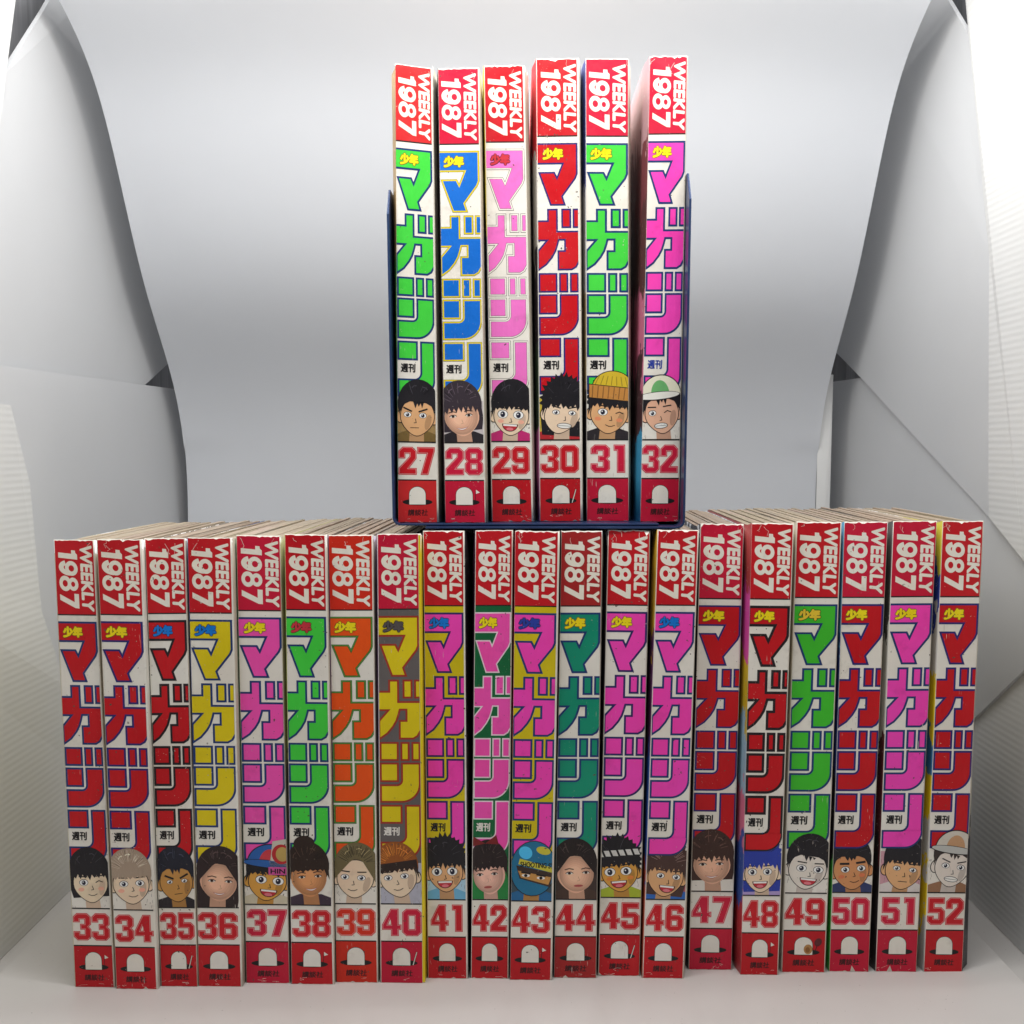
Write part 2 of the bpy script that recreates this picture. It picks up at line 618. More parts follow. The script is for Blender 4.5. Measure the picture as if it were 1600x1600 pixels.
# ---------------------------------------------------------------- portraits (plain generic faces)
SKIN = dict(tan=(222, 170, 120), light=(238, 208, 178), pale=(228, 216, 204), gold=(200, 145, 75), brown=(206, 142, 92),
            pink=(230, 180, 160), warm=(228, 176, 146), yel=(220, 160, 70))
BLK = (26, 23, 28)


def jag(x0, x1, yb, dep, n, r, up=False):
    """zigzag from x1 back to x0"""
    out = []
    for i in range(n):
        t = i / n
        out.append((x1 + (x0 - x1) * t, yb - dep * r.uniform(0, .5)))
        out.append((x1 + (x0 - x1) * (t + .5 / n), yb + dep * r.uniform(.3, 1)))
    out.append((x0, yb))
    return out


def portrait(P, d, r):
    photo = d.get('photo')
    sk = SKIN[d['skin']]
    hair = d.get('hair', BLK)
    dark = tuple(int(c * .45) for c in sk) if photo else INK
    cx, cy = d.get('cx', 11), d.get('cy', 196)
    tilt = d.get('tilt', 0)
    st = d['style']
    w, yb = P.w, 209.7
    bgc = d.get('bg', PAPER)
    P.clip = (0, w, 168, yb)
    if not d.get('nobg'):
        P.rect(0, 186, w, yb, bgc, 2)
    turn = d.get('rot', r.choice((-1, 1)) * r.uniform(2, 8))
    ft = d.get('ft', r.choice((-1, 1)) * r.uniform(.3, 1.3))
    P.zoom = (11, 210, 1.17, 1.12, 0, cx, 205)
    # shoulders, collar, neck
    cl = d.get('cloth')
    if cl:
        P.poly([(-1, 212), (0, yb - 3.2), (cx - 5, yb - 5.5), (cx + 5, yb - 5.5), (w, yb - 3), (w + 1, 212)], cl, 3.4)
    hx, hy = cx, cy - 4
    P.zoom = P.zoom[:4] + (math.radians(turn), cx, 205)
    k_ = .25 if photo else .45
    if st in ('long', 'bob', 'wild'):
        lb = dict(long=211, bob=204, wild=208)[st]
        P.poly([(hx - 9.6, hy - 3), (hx - 10.4, hy + 6), (hx - 9.2, lb), (hx + 9, lb), (hx + 10.2, hy + 6), (hx + 9.6, hy - 3)], hair, 3.7)
    P.poly([(cx - 3.4, cy + 4), (cx - 3.6, 212), (cx + 3.8, 212), (cx + 3.4, cy + 4)], tuple(int(c * .86) for c in sk), 4)
    P.ell(hx, hy - 2, 10.2, 12.2 if not d.get('hat') else 10, hair, 4.4)
    if st in ('spiky', 'wild'):
        pts = []
        for i in range(34):
            a = math.radians(165 + 210 * i / 33)
            rr = 1.0 + (.17 if i % 2 else -.03) * r.uniform(.5, 1.2)
            pts.append((hx + 10.2 * rr * math.cos(a), hy - 2 + 12.2 * rr * math.sin(a)))
        P.poly(pts, hair, 4.5)
    if st == 'bun':
        P.ell(hx - .5, hy - 13, 5, 4.2, hair, 4.5)
    # ears and face
    if st not in ('long', 'bob') and not photo:
        for sx in (-1, 1):
            P.ell(cx + sx * 8.4, cy + 1.5, 1.9 + k_, 2.9 + k_, dark, 4.8)
            P.ell(cx + sx * 8.4, cy + 1.5, 1.9, 2.9, sk, 5)

    def face(e):
        pts = []
        for i in range(32):
            a = 2 * math.pi * i / 32
            x, y = (8.3 + e) * math.cos(a), (9.8 + e) * math.sin(a)
            if y > 0:
                x *= 1 - .30 * (y / 9.8) ** 2
            pts.append((cx + x + tilt * .12 * y, cy + 1 + y))
        return pts
    if not photo:
        P.poly(face(.4), INK, 5.2)
    P.poly(face(0), sk, 5.5)
    lite = tuple(min(255, int(c * 1.10)) for c in sk)
    shade = tuple(int(c * .84) for c in sk)
    if photo:
        for q in range(6):
            t = q / 5
            P.ell(cx - .9 * t + ft * .5, cy + .6, 7.9 - 4.6 * t, 9.3 - 5.2 * t, tuple(int(a_ + (b_ - a_) * t) for a_, b_ in zip(shade, lite)), 5.6 + .09 * q)
    else:
        P.ell(cx + 5.4, cy + 3.5, 1.5, 4.0, shade, 5.8, rot=12)
    if d.get('blush') and not photo:
        bl = (min(255, sk[0] + 6), int(sk[1] * .84), int(sk[2] * .84))
        for sx in (-1, 1):
            P.ell(cx + sx * 4.9, cy + 3.8, 1.5, 1.0, bl, 6)
    fcx, cx = cx, cx + ft
    # eyes
    ey = cy + .2
    big = d.get('eye', 1.0)
    for sx in (-1, 1):
        ex = cx + sx * 3.8 + tilt * .3
        if photo:
            P.ell(ex, ey, 1.55, .62, (232, 224, 214), 6.3)
            P.ell(ex, ey, .72, .66, (44, 28, 24), 6.6)
            P.line([(ex - 1.7, ey - .1), (ex - .6, ey - .72), (ex + .7, ey - .72), (ex + 1.7, ey - .05)], .36, (52, 34, 30), 6.8)
            P.line([(ex - 1.9, ey - 2), (ex, ey - 2.5), (ex + 1.9, ey - 2)], .5, (70, 48, 40), 6.8)
        else:
            ww, hh = 1.75 * big, 1.25 * big ** 1.5
            if d.get('wink') and sx > 0:
                P.line([(ex - 1.6, ey + .3), (ex, ey - .6), (ex + 1.7, ey + .2)], .45, INK, 6.8)
            else:
                P.ell(ex, ey, ww + .22, hh + .22, INK, 6.3)
                P.ell(ex, ey + .06, ww, hh, (245, 243, 238), 6.6)
                P.ell(ex, ey + .1, .85 * big, min(hh, 1.0 * big ** 1.4), d.get('iris', (30, 30, 50)), 6.9)
                P.ell(ex - .3, ey - .3, .3, .35, (250, 250, 250), 7.2)
            bt = d.get('brow', 0)
            P.line([(ex - sx * 1.9, ey - 2.3 - hh * .4 + bt), (ex + sx * 2.0, ey - 2.6 - hh * .4 - bt * .3)], d.get('bw', .6), INK, 6.9)
    # nose, mouth
    P.line([(cx + .2, cy + 2.2), (cx + .7 + tilt * .2, cy + 4.1), (cx - .4, cy + 4.3)], .22 if photo else .34, shade if photo else INK, 6.6)
    my = cy + 6.9
    mth = d.get('mouth', 'smile')
    if photo:
        if mth == 'open':
            for e_, c_, l_ in ((0, (176, 78, 74), 6.6), (.38, (240, 234, 226), 6.9)):
                up = [(cx - 3 + e_ + (6 - 2 * e_) * t / 8, my - .9 + e_ * .7 + .55 * math.sin(math.pi * t / 8)) for t in range(9)]
                lo = [(cx - 3 + e_ + (6 - 2 * e_) * t / 8, my - .9 + e_ * .7 + (1.75 - e_ * 1.5) * math.sin(math.pi * t / 8)) for t in range(8, -1, -1)]
                P.poly(up + lo[1:-1], c_, l_)
        else:
            P.ell(cx, my, 2.1, .65, (182, 88, 82), 6.6)
            P.line([(cx - 2, my - .05), (cx + 2, my - .05)], .18, (120, 50, 50), 6.9)
    elif mth == 'open':
        P.ell(cx + tilt * .3, my - 1.8, 3.9, 3.9, INK, 6.5, a0=0, a1=180)
        P.ell(cx + tilt * .3, my - 1.6, 3.5, 3.35, (190, 45, 55), 6.7, a0=0, a1=180)
        P.rect(cx - 3.3 + tilt * .3, my - 1.6, cx + 3.3 + tilt * .3, my - .7, (245, 242, 235), 6.9)
        P.ell(cx + tilt * .3, my + .8, 1.7, .8, (225, 120, 130), 6.9)
    elif mth == 'grit':
        P.ell(cx, my, 3.5, 1.5, INK, 6.5)
        P.ell(cx, my, 3.2, 1.2, (240, 238, 230), 6.8)
        P.line([(cx - 3, my), (cx + 3, my)], .2, INK, 7)
    elif mth == 'line':
        P.line([(cx - 2, my), (cx + 2, my - .2)], .34, INK, 6.7)
    else:
        P.line([(cx - 2, my - .3), (cx - .6, my + .3), (cx + .8, my + .3), (cx + 2.2, my - .4)], .34, INK, 6.7)
    cx = fcx
    # fringe
    if not d.get('helmet'):
        fb = cy - d.get('fringe', 3.2)
        top = [(hx + 10.0 * math.cos(math.radians(a)), hy - 2 + 12 * math.sin(math.radians(a))) for a in range(190, 352, 12)]
        dep = 2.6 if st in ('wild', 'spiky', 'bob') else 1.6
        if st == 'parted' or (st == 'long'):
            P.poly(top + [(hx + 9.4, cy + 2), (hx + 7.6, cy - 1), (hx + 3, fb - 5), (hx, fb - 7), (hx - 3, fb - 4.5), (hx - 7.8, cy - 1), (hx - 9.6, cy + 2)], hair, 7.6)
        elif st == 'short':
            P.poly(top + [(hx + 9.2, cy + 1), (hx + 8, fb - 1), (hx + 4, fb - 3), (hx - 4, fb - 3.4), (hx - 8, fb - 1), (hx - 9.2, cy + 1)], hair, 7.6)
            P.poly([(hx - 2.5, fb - 3.5)] + jag(hx - 2, hx + 3, fb - 2.2, 2.4, 3, r)[::-1], hair, 7.6)
        else:
            if d.get('fcol'):
                P.poly([(hx - 9.7, fb - 4)] + [(hx + 9.7, fb - 4.5), (hx + 9.6, cy + 2.5), (hx + 8.0, fb)] + jag(hx - 8.0, hx + 8.0, fb, dep, 7, r) + [(hx - 9.6, cy + 2.5)], d['fcol'], 8.0)
            P.poly(top + [(hx + 9.6, cy + 2.5), (hx + 8.0, fb)] + jag(hx - 8.0, hx + 8.0, fb, dep, 7, r) + [(hx - 9.6, cy + 2.5)], hair, 7.6)
        hl = tuple(min(255, int(c * 1.5 + 26)) for c in hair)
        dk = tuple(int(c * .62) for c in hair)
        for q in range(22 if photo else 12):
            a = r.uniform(196, 344)
            r0, r1_ = r.uniform(.45, .6), r.uniform(.75, .98)
            P.line([(hx + rr * 10 * math.cos(math.radians(a + (rr - .7) * 14)), hy - 2 + rr * 12 * math.sin(math.radians(a + (rr - .7) * 14)))
                    for rr in (r0, (r0 + r1_) / 2, r1_)], .2, hl if q % 3 == 0 else dk, 7.75)
        if not d.get('hat'):
            for q in range(3 if photo else 2):
                a = r.uniform(215, 315)
                P.line([(hx + rr * 10 * math.cos(math.radians(a + s_)), hy - 2 + rr * 12 * math.sin(math.radians(a + s_)))
                        for rr, s_ in ((.72, -9), (.76, 0), (.74, 9))], .45, hl, 7.9)
        if d.get('streak'):
            for q in range(26):
                a = 200 + q * 5.6 + r.uniform(-4, 4)
                P.line([(hx + rr * 10 * math.cos(math.radians(a)), hy - 2 + rr * 12 * math.sin(math.radians(a))) for rr in (r.uniform(.42, .55), .75, r.uniform(.8, .97))],
                       .26, d['streak'], 7.9)
    # headwear
    hat = d.get('hat')
    if hat:
        c1, c2 = hat[1], hat[2]
        if hat[0] == 'cap':
            P.ell(hx + .3, hy - 4.6, 10.3, 10.2, INK, 8.0, a0=180, a1=360)
            P.ell(hx + .3, hy - 4.5, 9.9, 9.8, c1, 8.3, a0=180, a1=360)
            P.ell(hx, hy - 5, 4.6, 7, c2, 8.5, a0=180, a1=360)
            P.ell(hx - 1, hy - 4.2, 11, 2.2, INK, 8.7)
            P.ell(hx - 1, hy - 4.3, 10.6, 1.8, hat[3], 9.0)
        elif hat[0] == 'knit':
            P.ell(hx + .5, hy - 8, 9.6, 9, INK, 8.0, a0=180, a1=360)
            P.ell(hx + .5, hy - 8, 9.2, 8.6, c1, 8.3, a0=180, a1=360)
            P.poly([(hx - 10.6, hy - 9.5), (hx + 10.6, hy - 9), (hx + 10, hy - 2), (hx - 10, hy - 2.4)], INK, 8.5)
            P.poly([(hx - 10.3, hy - 9.1), (hx + 10.3, hy - 8.6), (hx + 9.7, hy - 2.3), (hx - 9.7, hy - 2.7)], c2, 8.7)
            for q in range(8):
                xx = hx - 8.6 + q * 2.45
                P.line([(xx, hy - 8.6), (xx * .98 + .2, hy - 2.9)], .5, tuple(int(a * .72) for a in c2), 8.9)
                P.line([(xx + 1, hy - 9.6), (xx * .8 + 3, hy - 14)], .4, tuple(int(a * .75) for a in c1), 8.9)
        elif hat[0] == 'band':
            P.poly([(hx - 10.2, hy - 7.4), (hx + 10.2, hy - 6.6), (hx + 10.2, hy - 3.4), (hx - 10.2, hy - 4.2)], INK, 8.0)
            for q in range(6):
                xx = hx - 10 + q * 3.4
                P.poly([(xx, hy - 7.1), (xx + 2.4, hy - 7.0), (xx + 3.3, hy - 3.9), (xx + .9, hy - 4.1)], c1, 8.3)
        elif hat[0] == 'ribbon':
            for sx in (-1, 1):
                P.poly([(hx - 1, hy - 12), (hx - 1 + sx * 6, hy - 16), (hx - 1 + sx * 7, hy - 11)], c1, 8.0)
        elif hat[0] == 'helmet':
            P.ell(hx, hy + 1, 10.8, 14.5, INK, 8.0)
            P.ell(hx, hy + 1, 10.4, 14.1, c1, 8.3)
            P.ell(hx - 4, hy - 7, 3, 3.4, tuple(min(255, int(a * 1.4 + 40)) for a in c1), 8.5, rot=-30)
            P.poly([(hx - 8, hy - .2), (hx + 9.2, hy + 2.6), (hx + 8.4, hy + 10.2), (hx - 6, hy + 6.6)], (60, 44, 36), 8.6)
            P.poly([(hx - 7, hy + 2.5), (hx + 8.6, hy + 5), (hx + 7.6, hy + 9), (hx - 5.4, hy + 6)], sk, 8.8)
            for ex in (-3.2, 3.9):
                P.ell(hx + ex, hy + 5.2 + ex * .12, 1.9, .8, (240, 238, 232), 9)
                P.ell(hx + ex, hy + 5.2 + ex * .12, .8, .8, INK, 9.3)
                P.line([(hx + ex - 2, hy + 3.6 + ex * .12), (hx + ex + 2, hy + 4.1 + ex * .12)], .8, INK, 9.1)
            P.poly([(hx - 6.5, hy - 3.8), (hx + 10.2, hy + .2), (hx + 10, hy + 2.8), (hx - 7, hy - .9)], c2, 8.9)
            P.ell(hx + 4.2, hy - 8.6, 3.4, 2, c2, 8.9, rot=14)
            P.text('SHOOTING ST', hx - 6, hy - 2.2, hx + 9.4, hy + .4, INK, 9.4, .1)
    P.zoom = None
    if d.get('sign'):
        P.poly([(15, 173), (22.5, 171.5), (22.5, 190), (13, 190.5)], (200, 195, 180), 9)
        P.ell(19.5, 180.5, 5, 5.8, (185, 40, 45), 9.3)
        P.ell(20, 180.5, 3.4, 4.2, (190, 160, 90), 9.5)
        P.rect(12.6, 188, 22.5, 192.6, (205, 80, 150), 9.7)
        P.text('HIN', 13.8, 189.1, 21.2, 191.7, INK, 10, .14)
    for q in range(14):                              # halftone flecks and pen strokes in the picture ground
        if not photo and not d.get('nobg'):
            x, y = r.choice((r.uniform(0, 3), r.uniform(19, 22))), r.uniform(188, 209)
            P.line([(x, y), (x + r.uniform(-.5, .5), y + r.uniform(.8, 2.2))], .16, (120, 112, 104), 2.6)
    P.clip = (0, P.w, 0, P.h)


# ---------------------------------------------------------------- magazines
paper_mats = {}


def pagemat(tone):
    if tone not in paper_mats:
        k = NT('page_edges')
        v = k.worldvec((2600, 40, 300))
        n1 = k.noise(v, 1, 2)
        n2 = k.noise(k.worldvec((330, 6, 60)), 1, 2)
        base = [(.47, .39, .28), (.50, .41, .30), (.43, .35, .26), (.48, .37, .28)][tone]
        c = k.mix(k.remap(n1, .3, .7), tuple(x * .80 for x in base), tuple(min(1, x * 1.10) for x in base))
        c = k.mix(k.remap(n2, .5, .62, 0, .6), c, (.46, .40, .33) if tone % 2 else (.62, .47, .40))
        k.link(c, k.b.inputs['Base Color'])
        k.b.inputs['Roughness'].default_value = .9
        k.bump(n1, .6, .0012)
        paper_mats[tone] = k.m
    return paper_mats[tone]


def covermat(cols, seed):
    """printed cover art: broad bands of colour broken by noise"""
    k = NT('cover_art')
    v = k.worldvec((70, 90, 40))
    n1 = k.noise(v, 1, 4, .6)
    sep = k.n('ShaderNodeSeparateXYZ')
    tc = k.n('ShaderNodeTexCoord')
    k.link(tc.outputs['Generated'], sep.inputs[0])
    ad = k.n('ShaderNodeMath', operation='MULTIPLY_ADD')
    k.link(n1, ad.inputs[0])
    ad.inputs[1].default_value = .34
    k.link(sep.outputs['Z'], ad.inputs[2])
    rp = k.n('ShaderNodeValToRGB')
    rp.color_ramp.interpolation = 'CONSTANT'
    k.link(k.remap(ad.outputs[0], .17, 1.17), rp.inputs[0])
    el = rp.color_ramp.elements
    n = len(cols)
    while len(el) < n:
        el.new(.5)
    for i, c in enumerate(cols):        # listed from the top down
        el[i].position = i / n
    for i, c in enumerate(cols[::-1]):
        el[i].color = (*lin(c), 1)
    spot = k.mul(k.remap(k.noise(k.worldvec(), 700, 2), .66, .72), k.remap(k.noise(k.worldvec(), 60, 2), .45, .6))
    k.link(k.mix(spot, rp.outputs[0], (.6, .55, .48)), k.b.inputs['Base Color'])
    k.b.inputs['Roughness'].default_value = .38
    k.bump(k.noise(k.worldvec(), 60, 2), .2, .002)
    return k.m


RED, CRI, ORR, BRR = (192, 8, 24), (196, 8, 50), (206, 36, 8), (164, 30, 30)
GRN, PNK, FRD, MAG, YEL, TEA, BLU, ORG, LPK = ((64, 206, 62), (246, 78, 172), (194, 2, 18), (248, 64, 176), (218, 196, 4), (0, 140, 108),
                                               (2, 104, 200), (236, 80, 0), (238, 112, 192))
NAV, VIO, BLA = (22, 52, 108), (38, 34, 108), (30, 20, 26)
LY, LB, LR, LD = (242, 216, 10), (0, 116, 206), (196, 48, 60), (84, 78, 78)

# number: depth, spine x-left/x-right at foot, x-left/x-right at head, height  (metres)
GEO = {27: (.0140, -.0675, -.0444, -.0663, -.0460, .2451), 28: (.0117, -.0409, -.0180, -.0432, -.0210, .2434),
       29: (.0197, -.0152, .0086, -.0189, .0033, .2470), 30: (.0241, .0119, .0367, .0094, .0331, .2520),
       31: (.0271, .0387, .0631, .0365, .0602, .2528), 32: (.0212, .0687, .0907, .0711, .0918, .2525),
       33: (-.0080, -.2513, -.2284, -.2523, -.2301, .2540), 34: (-.0105, -.2271, -.2032, -.2281, -.2035, .2545),
       35: (-.0071, -.2029, -.1818, -.2033, -.1812, .2548), 36: (-.0071, -.1814, -.1563, -.1799, -.1554, .2551),
       37: (-.0029, -.1555, -.1305, -.1545, -.1303, .2560), 38: (-.0043, -.1294, -.1046, -.1277, -.1046, .2567),
       39: (-.0019, -.1042, -.0801, -.1042, -.0796, .2562), 40: (-.0026, -.0789, -.0533, -.0775, -.0535, .2569),
       41: (.0033, -.0523, -.0289, -.0528, -.0295, .2582), 42: (.0033, -.0276, -.0057, -.0239, -.0030, .2584),
       43: (.0012, -.0050, .0193, -.0019, .0228, .2582), 44: (.0039, .0203, .0448, .0236, .0462, .2580),
       45: (.0067, .0459, .0700, .0495, .0729, .2582), 46: (.0035, .0712, .0951, .0766, .0995, .2586),
       47: (.0150, .0994, .1246, .1019, .1263, .2612), 48: (.0081, .1287, .1505, .1294, .1529, .2620),
       49: (.0115, .1532, .1785, .1552, .1802, .2625), 50: (.0124, .1811, .2041, .1819, .2062, .2625),
       51: (.0124, .2081, .2319, .2091, .2335, .2630), 52: (.0120, .2361, .2587, .2367, .2596, .2630)}

WHT, DRK, CRM = (196, 187, 168), (40, 34, 38), (214, 200, 168)
# number: band, ground, title, outline, small logo, label words, left cover colours, right cover colours
STY = {
    27: ((204, 34, 36), PAPER, GRN, NAV, LY, 'magazine number 27 with bright green lettering, against the left wall of the blue stand', [(176, 146, 100), (176, 146, 100), (110, 190, 90), (60, 110, 70), (60, 110, 70)], [WHT]),
    28: (CRI, PAPER, BLU, YEL, LY, 'magazine number 28 with blue lettering outlined in yellow, second in the blue stand', [DRK, (70, 50, 60)], [WHT]),
    29: (RED, PAPER, LPK, BLA, LR, 'magazine number 29 with pale pink lettering outlined in white, third in the blue stand', [YEL, (60, 70, 90), DRK], [WHT]),
    30: (RED, PAPER, FRD, VIO, LY, 'magazine number 30 with red violet edged lettering, standing in the blue stand', [(200, 40, 50), (200, 196, 190), (60, 52, 60), (70, 90, 70), (220, 130, 190)], [WHT]),
    31: (CRI, PAPER, GRN, NAV, LY, 'magazine number 31 with green lettering and a yellow knit hat portrait, in the blue stand', [(60, 70, 140), (200, 200, 205), (170, 150, 110), DRK], [WHT]),
    32: (CRI, PAPER, MAG, NAV, LY, 'magazine number 32 with pink lettering, leaning on the right wall of the blue stand',
         [(190, 150, 155), (120, 60, 66), (90, 50, 52), (200, 110, 140), (70, 40, 46), (60, 150, 190)], [WHT]),  # dark reddish bands below the top: shade on this cover put into its colours
    33: (RED, PAPER, FRD, NAV, LY, 'magazine number 33 with red lettering, at the far left end of the lower row', [(216, 208, 176)], [WHT]),
    34: (RED, PAPER, FRD, VIO, LY, 'magazine number 34 with red lettering and a beige haired portrait, in the lower row', [WHT], [(220, 218, 206)]),
    35: (RED, PAPER, FRD, BLA, LB, 'magazine number 35 with red black edged lettering and small blue logo, in the lower row', [(80, 76, 70)], [WHT]),
    36: (RED, PAPER, YEL, NAV, LB, 'magazine number 36 with yellow lettering on white and a long haired portrait', [(70, 90, 150), WHT], [WHT]),
    37: (CRI, PAPER, PNK, NAV, LY, 'magazine number 37 with pink lettering and a blue capped portrait under a sign', [(50, 120, 70), (40, 70, 50)], [WHT]),
    38: (RED, PAPER, GRN, NAV, LR, 'magazine number 38 with green lettering under a small red logo, in the lower row', [(180, 190, 70), (70, 60, 60)], [WHT]),
    39: (ORR, PAPER, ORG, (34, 96, 36), LY, 'magazine number 39 with orange lettering outlined in dark green, in the lower row', [(120, 70, 130), DRK], [WHT]),
    40: (CRI, (98, 92, 90), YEL, (156, 44, 28), LD, 'magazine number 40 with yellow lettering on dark grey and a yellow back cover', [(120, 80, 140), (160, 150, 140)], [(230, 205, 30)]),
    41: (RED, (206, 186, 6), MAG, (44, 34, 96), LB, 'magazine number 41 with pink lettering on yellow and a laughing black haired portrait', [DRK, (120, 30, 40)], [DRK, (90, 84, 80)]),
    42: (RED, (4, 98, 52), PNK, (238, 214, 222), LY, 'magazine number 42 with pink lettering on a dark green ground, in the lower row', [(70, 40, 60), DRK], [WHT]),
    43: (RED, (206, 186, 6), MAG, NAV, (36, 60, 160), 'magazine number 43 with magenta lettering on yellow and a helmeted racer portrait', [(170, 40, 50), DRK], [WHT]),
    44: (BRR, PAPER, TEA, NAV, LY, 'magazine number 44 with teal lettering on white and a brownish red head band', [DRK, (60, 100, 110)], [WHT]),
    45: (RED, PAPER, MAG, (44, 34, 96), LY, 'magazine number 45 with pink lettering and a portrait wearing a twisted white headband', [DRK], [WHT]),
    46: (RED, PAPER, MAG, NAV, LB, 'magazine number 46 with pink lettering under a small blue logo, in the lower row', [(190, 150, 40), (90, 40, 90), (50, 90, 170), (200, 90, 60)], [WHT]),
    47: (CRI, PAPER, FRD, VIO, LY, 'magazine number 47 with red lettering and a short haired photo portrait, slightly set back', [DRK], [(210, 208, 200)]),
    48: (RED, PAPER, FRD, BLA, LY, 'magazine number 48 with red black edged lettering and a blue haired portrait', [(170, 60, 60), (220, 80, 170), (210, 180, 40), (160, 190, 210), (220, 120, 150), (60, 90, 170), (190, 50, 60)], [WHT]),
    49: (RED, PAPER, (60, 186, 40), NAV, (230, 196, 50), 'magazine number 49 with green lettering and a brown stain near its foot', [WHT, (200, 196, 188)], [WHT]),
    50: (CRI, PAPER, FRD, VIO, LY, 'magazine number 50 with red lettering and a tanned round faced portrait in navy', [(80, 150, 190), (40, 60, 130), DRK, (60, 170, 60)], [WHT]),
    51: (CRI, PAPER, MAG, NAV, LY, 'magazine number 51 with pink lettering, second from the right end of the lower row', [(80, 78, 76), (200, 198, 190), (90, 30, 40), DRK], [WHT]),
    52: (RED, PAPER, FRD, VIO, LY, 'magazine number 52 with red lettering and a dirty white cap portrait, at the right end',
         [(200, 190, 60), (40, 60, 150), (210, 205, 200), (230, 200, 30), (60, 120, 170), (230, 200, 30), (200, 198, 195), (230, 200, 30), (190, 190, 190)], [WHT, WHT, DRK]),
}
POR = {
    27: dict(style='short', skin='tan', cloth=(120, 96, 50), brow=1.0, bw=.8, mouth='line', bg=(160, 130, 80)),
    28: dict(style='bob', skin='warm', photo=1, hair=(52, 42, 50), mouth='open', cloth=DRK, bg=(200, 190, 190)),
    29: dict(style='bowl', skin='light', mouth='open', eye=1.35, cloth=(190, 40, 110), blush=1),
    30: dict(style='wild', skin='light', mouth='grit', cx=12, tilt=-1.5, cloth=(180, 40, 45), bg=(205, 180, 60), eye=.9, brow=.5),
    31: dict(style='spiky', skin='tan', hat=('knit', (206, 176, 40), (190, 130, 60)), eye=1.2, mouth='smile', cloth=DRK, blush=1, wink=1),
    32: dict(style='short', skin='warm', hat=('cap', (236, 232, 205), (110, 180, 110), (240, 238, 226)), mouth='grit', wink=1, cx=12),
    33: dict(style='bob', skin='light', mouth='smile', wink=1, blush=1, eye=1.15, cx=12),
    34: dict(style='bowl', skin='light', hair=(168, 148, 128), mouth='smile', eye=1.1, streak=(196, 178, 158), blush=1),
    35: dict(style='short', skin='gold', hair=(28, 30, 44), brow=1.2, bw=1.0, mouth='line', cloth=DRK, eye=.8, cx=12),
    36: dict(style='long', skin='warm', photo=1, hair=(46, 32, 32), mouth='open', tilt=.8, nobg=0),
    37: dict(style='bowl', skin='yel', hat=('cap', (40, 96, 170), (204, 60, 70), (40, 96, 170)), mouth='open', eye=1.35, cloth=(206, 196, 170), sign=1, cy=197),
    38: dict(style='bun', skin='brown', photo=1, hair=(44, 28, 20), mouth='open', cloth=(60, 44, 60), cy=195),
    39: dict(style='parted', skin='light', hair=(112, 100, 66), streak=(70, 62, 44), mouth='smile', cx=10.5),
    40: dict(style='bowl', skin='light', hair=(150, 82, 28), streak=(206, 126, 44), fcol=(44, 28, 22), mouth='smile', bg=(178, 178, 190), cy=195.5),
    41: dict(style='spiky', skin='tan', mouth='open', eye=1.4, cloth=(110, 176, 210), bg=(170, 205, 225), cy=195),
    42: dict(style='bowl', skin='pink', photo=1, hair=(38, 26, 26), hat=('ribbon', (120, 30, 30), None), bg=(30, 130, 60), cy=196.5),
    43: dict(style='short', skin='gold', helmet=1, hat=('helmet', (28, 112, 150), (206, 196, 60)), cloth=(30, 100, 150), bg=(60, 80, 90), cy=196),
    44: dict(style='parted', skin='warm', photo=1, hair=(34, 24, 22), bg=(60, 46, 40), cloth=(70, 50, 40)),
    45: dict(style='spiky', skin='yel', hat=('band', (214, 212, 206), None), mouth='open', eye=1.4, cloth=(170, 186, 50), blush=1),
    46: dict(style='wild', skin='tan', hair=(74, 50, 44), streak=(150, 120, 110), mouth='open', cloth=(40, 100, 180), bg=(180, 90, 100), cx=10, front=1),
    47: dict(style='bob', skin='warm', photo=1, hair=(64, 40, 32), mouth='open', cy=195.5),
    48: dict(style='wild', skin='light', hair=(40, 60, 160), mouth='open', eye=1.2, cloth=(170, 150, 200), front=1, tilt=-.6),
    49: dict(style='short', skin='pale', mouth='open', cy=197, cx=10.5, eye=1.2),
    50: dict(style='short', skin='brown', mouth='smile', blush=1, cloth=(44, 56, 100), bw=1.1, front=1, eye=1.1),
    51: dict(style='bowl', skin='tan', mouth='line', cloth=(214, 205, 200), bg=(200, 150, 160), front=1, cx=11.5, eye=.9),
    52: dict(style='short', skin='pale', hair=(60, 50, 46), hat=('cap', (206, 198, 184), (194, 150, 110), (190, 190, 184)), mouth='grit', cloth=(150, 110, 80), brow=.8, front=0, cx=12),
}


